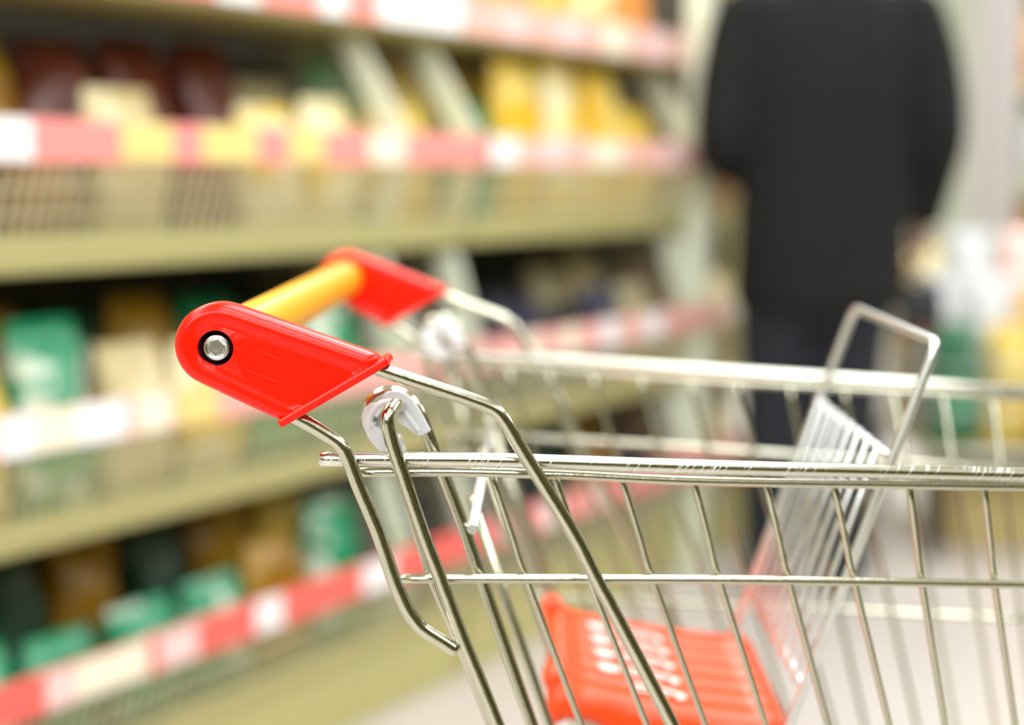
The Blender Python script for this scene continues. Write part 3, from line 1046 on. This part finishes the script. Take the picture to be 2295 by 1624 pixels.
# one continuous body: trunk, neck, head with a face, arms, hands with fingers, legs
bm = new_bm()
loft(bm, [(-.01, 0, 0.80, .16, .11), (-.01, 0, .95, .165, .115), (0, 0, 1.12, .145, .10), (0, 0, 1.30, .17, .11), (0, 0, 1.43, .175, .09), (0, 0, 1.50, .09, .07)])
limb(bm, [(0, 0.0, 1.47), (0, 0.01, 1.54), (0, 0.02, 1.62)], [.062, .056, .058])
ball(bm, (0, 0.03, 1.715), 0.1, .80, .98, 1.18)
ball(bm, (0, 0.075, 1.650), 0.055, .9, .8, .8)                    # jaw
ball(bm, (0, 0.132, 1.695), 0.016, .8, 1.1, 1.3)                  # nose
ball(bm, (0, 0.118, 1.655), 0.022, 1.2, .5, .35)                  # mouth
for s in (-1, 1):
    ball(bm, (s*0.033, 0.118, 1.722), 0.014, 1.2, .6, .8)         # eyes
    ball(bm, (s*0.080, 0.02, 1.705), 0.030, .35, .7, 1.05)        # ears
    limb(bm, [(-0.015 + s*0.095, 0, .86), (-0.02+s*0.085, 0.01, .50), (-0.02+s*0.085, 0.0, .07)], [.085, .058, .038])
    ball(bm, (-0.02+s*0.085, 0.06, .045), 0.05, .85, 2.0, .8)
limb(bm, [SHR, ELR, WRR], [.05, .042, .030]); limb(bm, [SHL, ELL, WRL], [.05, .042, .030])


def add_hand(bm, wrist, along, palm_n, curl, thumb_side):
    along = along.normalized(); palm_n = (palm_n - along*palm_n.dot(along)).normalized(); side = along.cross(palm_n)*thumb_side
    m = Matrix((side, along, palm_n)).transposed().to_4x4()
    limb(bm, [wrist - along*0.05, wrist, wrist + along*0.045], [.030, .026, .026], 10)
    ball(bm, wrist + along*0.045, 0.042, .92, 1.05, .40, m)
    for k, (o_, ln) in enumerate(((0.030, .070), (0.010, .080), (-0.010, .074), (-0.029, .058))):
        b0 = wrist + along*0.080 + side*o_
        pts = [b0 - along*0.01]; d_ = Matrix.Rotation(curl*0.45, 3, side) @ along; p = b0
        for j in range(3):
            p = p + d_*ln/3; pts.append(p)
            d_ = (Matrix.Rotation(curl*(0.8 + .1*k), 3, side) @ d_)
        limb(bm, pts, [.0095, .009, .0085, .007], 8)
    t0 = wrist + along*0.022 + side*0.030
    limb(bm, [t0, t0 + side*0.028 + along*0.022 + palm_n*0.008, t0 + side*0.032 + along*0.050 + palm_n*0.020], [.012, .010, .008], 8)


add_hand(bm, WRR + Vector((0, 0.01, -0.015)), Vector((0.02, 0.10, -1)), Vector((-1, .2, 0)), 0.95, 1)
add_hand(bm, WRL + Vector((0.02, 0.02, 0)), Vector((.5, .8, -.1)), Vector((.3, -.1, -1)), 0.5, -1)
organic('body', bm, SKIN, person, 0.0075, 2)
# jacket
bm = new_bm()
loft(bm, [(-.005, 0, 0.728, .212, .150), (-.005, 0, .74, .216, .155), (-.005, 0, .90, .212, .150), (0, 0, 1.08, .206, .140), (0, 0, 1.26, .214, .145), (0, 0, 1.38, .218, .135),
          (0, 0, 1.45, .195, .115), (0, 0.0, 1.505, .125, .085), (0, 0.005, 1.535, .080, .072), (0, .01, 1.56, .074, .070)])
for a, b, c in ((SHR, ELR, WRR), (SHL, ELL, WRL)):
    limb(bm, [a + Vector((-.03 if a.x > 0 else .03, 0, .0)), a, a.lerp(b, .5) + Vector((.012 if a.x > 0 else -.012, 0, 0)), b, b.lerp(c, .5), b.lerp(c, .97)], [.085, .082, .077, .068, .060, .050])
organic('jacket', bm, JACKET, person, 0.013, 6)
# trousers
bm = new_bm()
loft(bm, [(-.01, 0, .70, .185, .125), (-.01, 0, .80, .19, .13), (-.01, 0, .93, .18, .125)])
for s in (-1, 1):
    limb(bm, [(-0.015+s*0.092, 0, .84), (-0.02+s*0.090, 0.005, .48), (-0.02+s*0.088, 0.0, .045)], [.105, .082, .070])
organic('trousers', bm, TROUSER, person, 0.013, 4)
bm = new_bm()
ball(bm, (0, 0.012, 1.735), 0.108, .84, .98, 1.05)
bmesh.ops.bisect_plane(bm, geom=bm.verts[:]+bm.edges[:]+bm.faces[:], plane_co=(0, 0.06, 1.70), plane_no=(0, 0.75, -0.65), clear_outer=True)
link('hair', bm, HAIR, person, smooth=True, world=False)
for s in (-1, 1):
    bm = new_bm()
    ball(bm, (-0.02+s*0.088, 0.055, .045), 0.055, .92, 2.35, .78)
    bmesh.ops.bisect_plane(bm, geom=bm.verts[:]+bm.edges[:]+bm.faces[:], plane_co=(0, 0, 0.006), plane_no=(0, 0, -1), clear_outer=True)
    bmesh.ops.holes_fill(bm, edges=[e for e in bm.edges if e.is_boundary])
    link('shoe', bm, SHOE, person, smooth=True, world=False)

# small dark bag in the right hand
hb = Vector((PX, PY, 0)) + WRR + Vector((-0.008, 0.03, 0))
pack = thing('carrier_bag', "small black bag with dull red base held in the person's right hand", 'bag', (hb.x+0.02, hb.y, 0.655))
me = bag_mesh('bag_body', 0.115, 0.125, 0.07, 2)
me.materials.append(FILM['black'])
o = bpy.data.objects.new('bag_body', me); C.objects.link(o); o.parent = pack
box('bag_base', (-0.048, -0.030, -0.006), (0.048, 0.030, 0.010), FILM['dark red'], pack, 0.004, world=False)
bm = new_bm()
add_tube(bm, catmull([Vector((-0.045, 0, .118)), Vector((-.038, 0, .132)), Vector((-.02, 0, .138)), Vector((.01, 0, .136)), Vector((.035, 0, .118))], 5), 0.004, 8)
link('bag_handle', bm, FILM['black'], pack, world=False)

# ------------------------------------------------------------------ wire bin of bags on the right, and what stands behind it
BX, BY = 1.07, 3.05      # left front corner
BW, BD = 0.95, 0.62
bin_ = thing('dump_bin', 'wire bin on legs heaped with white, yellow and green bags, right of the person', 'display bin', (BX, BY, 0))
bm = new_bm()
for k in range(20):
    x = BW*k/19
    for y in (0, BD): add_tube(bm, [Vector((x, y, .30)), Vector((x, y, .78))], 0.0022, 5, caps=False)
for k in range(13):
    y = BD*k/12
    for x in (0, BW): add_tube(bm, [Vector((x, y, .30)), Vector((x, y, .78))], 0.0022, 5, caps=False)
for z in (.30, .42, .54, .66, .78):
    r_ = 0.005 if z in (.30, .78) else 0.0025
    c4 = [Vector((0, 0, z)), Vector((BW, 0, z)), Vector((BW, BD, z)), Vector((0, BD, z))]
    for a, b in zip(c4, c4[1:]+c4[:1]): add_tube(bm, [a, b], r_, 8)
link('wire_wall', bm, ZINC_SOFT, bin_, world=False)
box('bin_floor', (0.004, 0.004, .296), (BW-0.004, BD-0.004, .308), TAN, bin_, world=False)
for x in (0.02, BW-0.02):
    for y in (0.02, BD-0.02):
        bm = new_bm(); add_tube(bm, [Vector((x, y, 0)), Vector((x, y, .296))], 0.014, 12); link('leg', bm, RUBBER, bin_, world=False)
bincols = [['green', 'yellow', 'yellow', 'white', 'green', 'yellow'], ['white', 'white', 'yellow', 'pink and white', 'white', 'yellow'], ['yellow and white', 'white', 'pink and white', 'orange', 'white', 'yellow']]
rown = ['front', 'middle', 'back']
for j, rc in enumerate(bincols):
    for i, c in enumerate(rc):
        w = (BW-0.03)/6
        h = [.34, .44, .56][j] + rs.uniform(-.03, .03)
        place_bag(c, 0, 0, 0, w-0.026, h, 0.165, i+j, f'{c} bag in the wire bin, {rown[j]} row, {ORD[i]} from left', 'bags in the wire bin',
                  tilt=0.0, pos=Vector((BX + 0.015 + w*(i+.5), BY + 0.11 + j*0.195, 0.3085)), rz=0.0)
# flattened tan carton leaning on the bin's foot: a low box on the floor
bxr = thing('cardboard_box', 'low tan cardboard box on the floor under the wire bin', 'box', (BX+0.12, BY+0.16, 0))
box('carton', (0, 0, 0), (0.34, 0.34, 0.22), CARDB, bxr, 0.004, world=False)
box('flap', (0.0, -0.10, 0.205), (0.34, -0.001, 0.209), CARDB, bxr, world=False)

# rack with orange goods further back at the right edge
RX, RY = 1.79, 4.6
rack = thing('display_rack', 'pale rack of orange and white packs at the far right edge', 'rack', (RX, RY, 0))
box('back_panel', (0, 0.36, 0), (1.1, 0.40, 2.2), COLM, rack, world=False)
box('side_panel', (-0.03, 0, 0), (0, 0.40, 2.2), COLM, rack, world=False)
for z in (0.15, 0.62, 1.0, 1.38, 1.76):
    box('shelf_board', (0, 0, z-0.03), (1.1, 0.36, z), TAN, rack, 0.002, world=False)
rk = [('white', 'orange', 'white', 'orange'), ('orange', 'white', 'orange', 'white'), ('white', 'orange', 'white', 'pink and white'), ('orange', 'yellow', 'orange', 'yellow'), ('orange', 'white', 'orange', 'orange')]
RN = ['lowest', 'second lowest', 'middle', 'second highest', 'highest']
for j, z in enumerate((0.15, 0.62, 1.0, 1.38, 1.76)):
    for i, c in enumerate(rk[j]):
        place_bag(c, 0, 0, 0, 0.22, 0.30, 0.12, i+j, f'{c} pack on the {RN[j]} board of the far right rack, {ORD[i]} from left', 'packs on the far rack',
                  tilt=0.0, pos=Vector((RX + 0.15 + i*0.26, RY + 0.14, z+0.0005)), rz=0.0)

# the other side of the aisle, behind the photographer
opp = thing('shelf_unit', 'long brown and tan shelf run on the other side of the aisle', 'shelf', sh(-2.6, -2.9), SRZ)
OL = 7.0
box('back_panel', (0, -0.46, 0), (OL, -0.42, 1.95), BACKP, opp, world=False)
box('plinth', (0, -0.42, 0), (OL, -0.06, 0.12), TAN, opp, world=False)
for z in (0.16, 0.50, 0.86, 1.22, 1.58, 1.9):
    box('shelf_board', (0, -0.42, z-0.035), (OL, 0, z), TAN, opp, 0.003, world=False)
for k in range(6):
    x = OL*k/5
    box('upright', (x-0.02, -0.41, 0.12), (x+0.02, -0.38, 1.95), TAN, opp, world=False)

# ------------------------------------------------------------------ the room
X0, X1, Y0, Y1, ZC = -4.2, 8.0, -5.0, 9.0, 3.5
FLOOR = mat('pink_white_floor', (0.60, 0.545, 0.515), 0.28, noise=0.05, nscale=2.0)
CEIL = mat('white_ceiling', (0.85, 0.85, 0.83), 0.8)
WALL = mat('olive_grey_wall', (0.46, 0.47, 0.36), 0.8)
WALLT = mat('tan_wall', (0.13, 0.10, 0.05), 0.7, noise=0.25, nscale=1.6)
for nm, lo, hi, m_ in (('floor', (X0, Y0, -0.1), (X1, Y1, 0), FLOOR), ('ceiling', (X0, Y0, ZC), (X1, Y1, ZC+.1), CEIL), ('wall_left', (X0-.1, Y0, 0), (X0, Y1, ZC), WALL),
                       ('wall_right', (X1, Y0, 0), (X1+.1, Y1, ZC), WALL), ('wall_front', (X0, Y1, 0), (X1, Y1+.1, ZC), WALL), ('wall_rear', (X0, Y0-.1, 0), (X1, Y0, ZC), WALLT)):
    bm = new_bm(); add_box(bm, lo, hi); struct(nm, bm, m_)
bm = new_bm(); add_box(bm, (1.93, 5.25, 0), (2.35, 5.65, ZC)); struct('column', bm, COLM)


def area(loc, sx, sy, power, col=(0.95, 0.985, 1.0)):
    l = bpy.data.lights.new('ceiling_lamp', 'AREA'); l.shape = 'RECTANGLE'; l.size = sx; l.size_y = sy; l.energy = power; l.color = col
    o = bpy.data.objects.new('ceiling_lamp', l); C.objects.link(o); o.location = loc
    return o


for x in (-2.0, 0.6, 3.2, 5.8):
    for y in (-3.6, -1.1, 1.4, 3.9, 6.4):
        area((x, y, ZC-0.06), 1.2, 1.9, 100)

# unseen area light added behind the camera to brighten surfaces facing it
l = bpy.data.lights.new('added_front_fill', 'AREA'); l.shape = 'RECTANGLE'; l.size = 9.0; l.size_y = 1.2; l.energy = 620; l.color = (0.95, 0.99, 1.0)
o = bpy.data.objects.new('added_front_fill', l); C.objects.link(o); o.location = (1.2, Y0+0.06, 2.75); o.rotation_euler = (R(82), 0, 0)

w = bpy.data.worlds.new('world'); SC.world = w; w.use_nodes = True
w.node_tree.nodes['Background'].inputs[0].default_value = (0.9, 0.92, 0.9, 1)
w.node_tree.nodes['Background'].inputs[1].default_value = 0.3

SC.view_settings.view_transform = 'Standard'
SC.view_settings.look = 'None'
SC.view_settings.exposure = -1.05
SC.view_settings.gamma = 1.0
SC.view_settings.use_curve_mapping = False
SC.cycles.use_denoising = True
SC.cycles.max_bounces = 7
SC.cycles.diffuse_bounces = 4
SC.cycles.glossy_bounces = 4
SC.cycles.sample_clamp_indirect = 6
SC.cycles.caustics_reflective = False
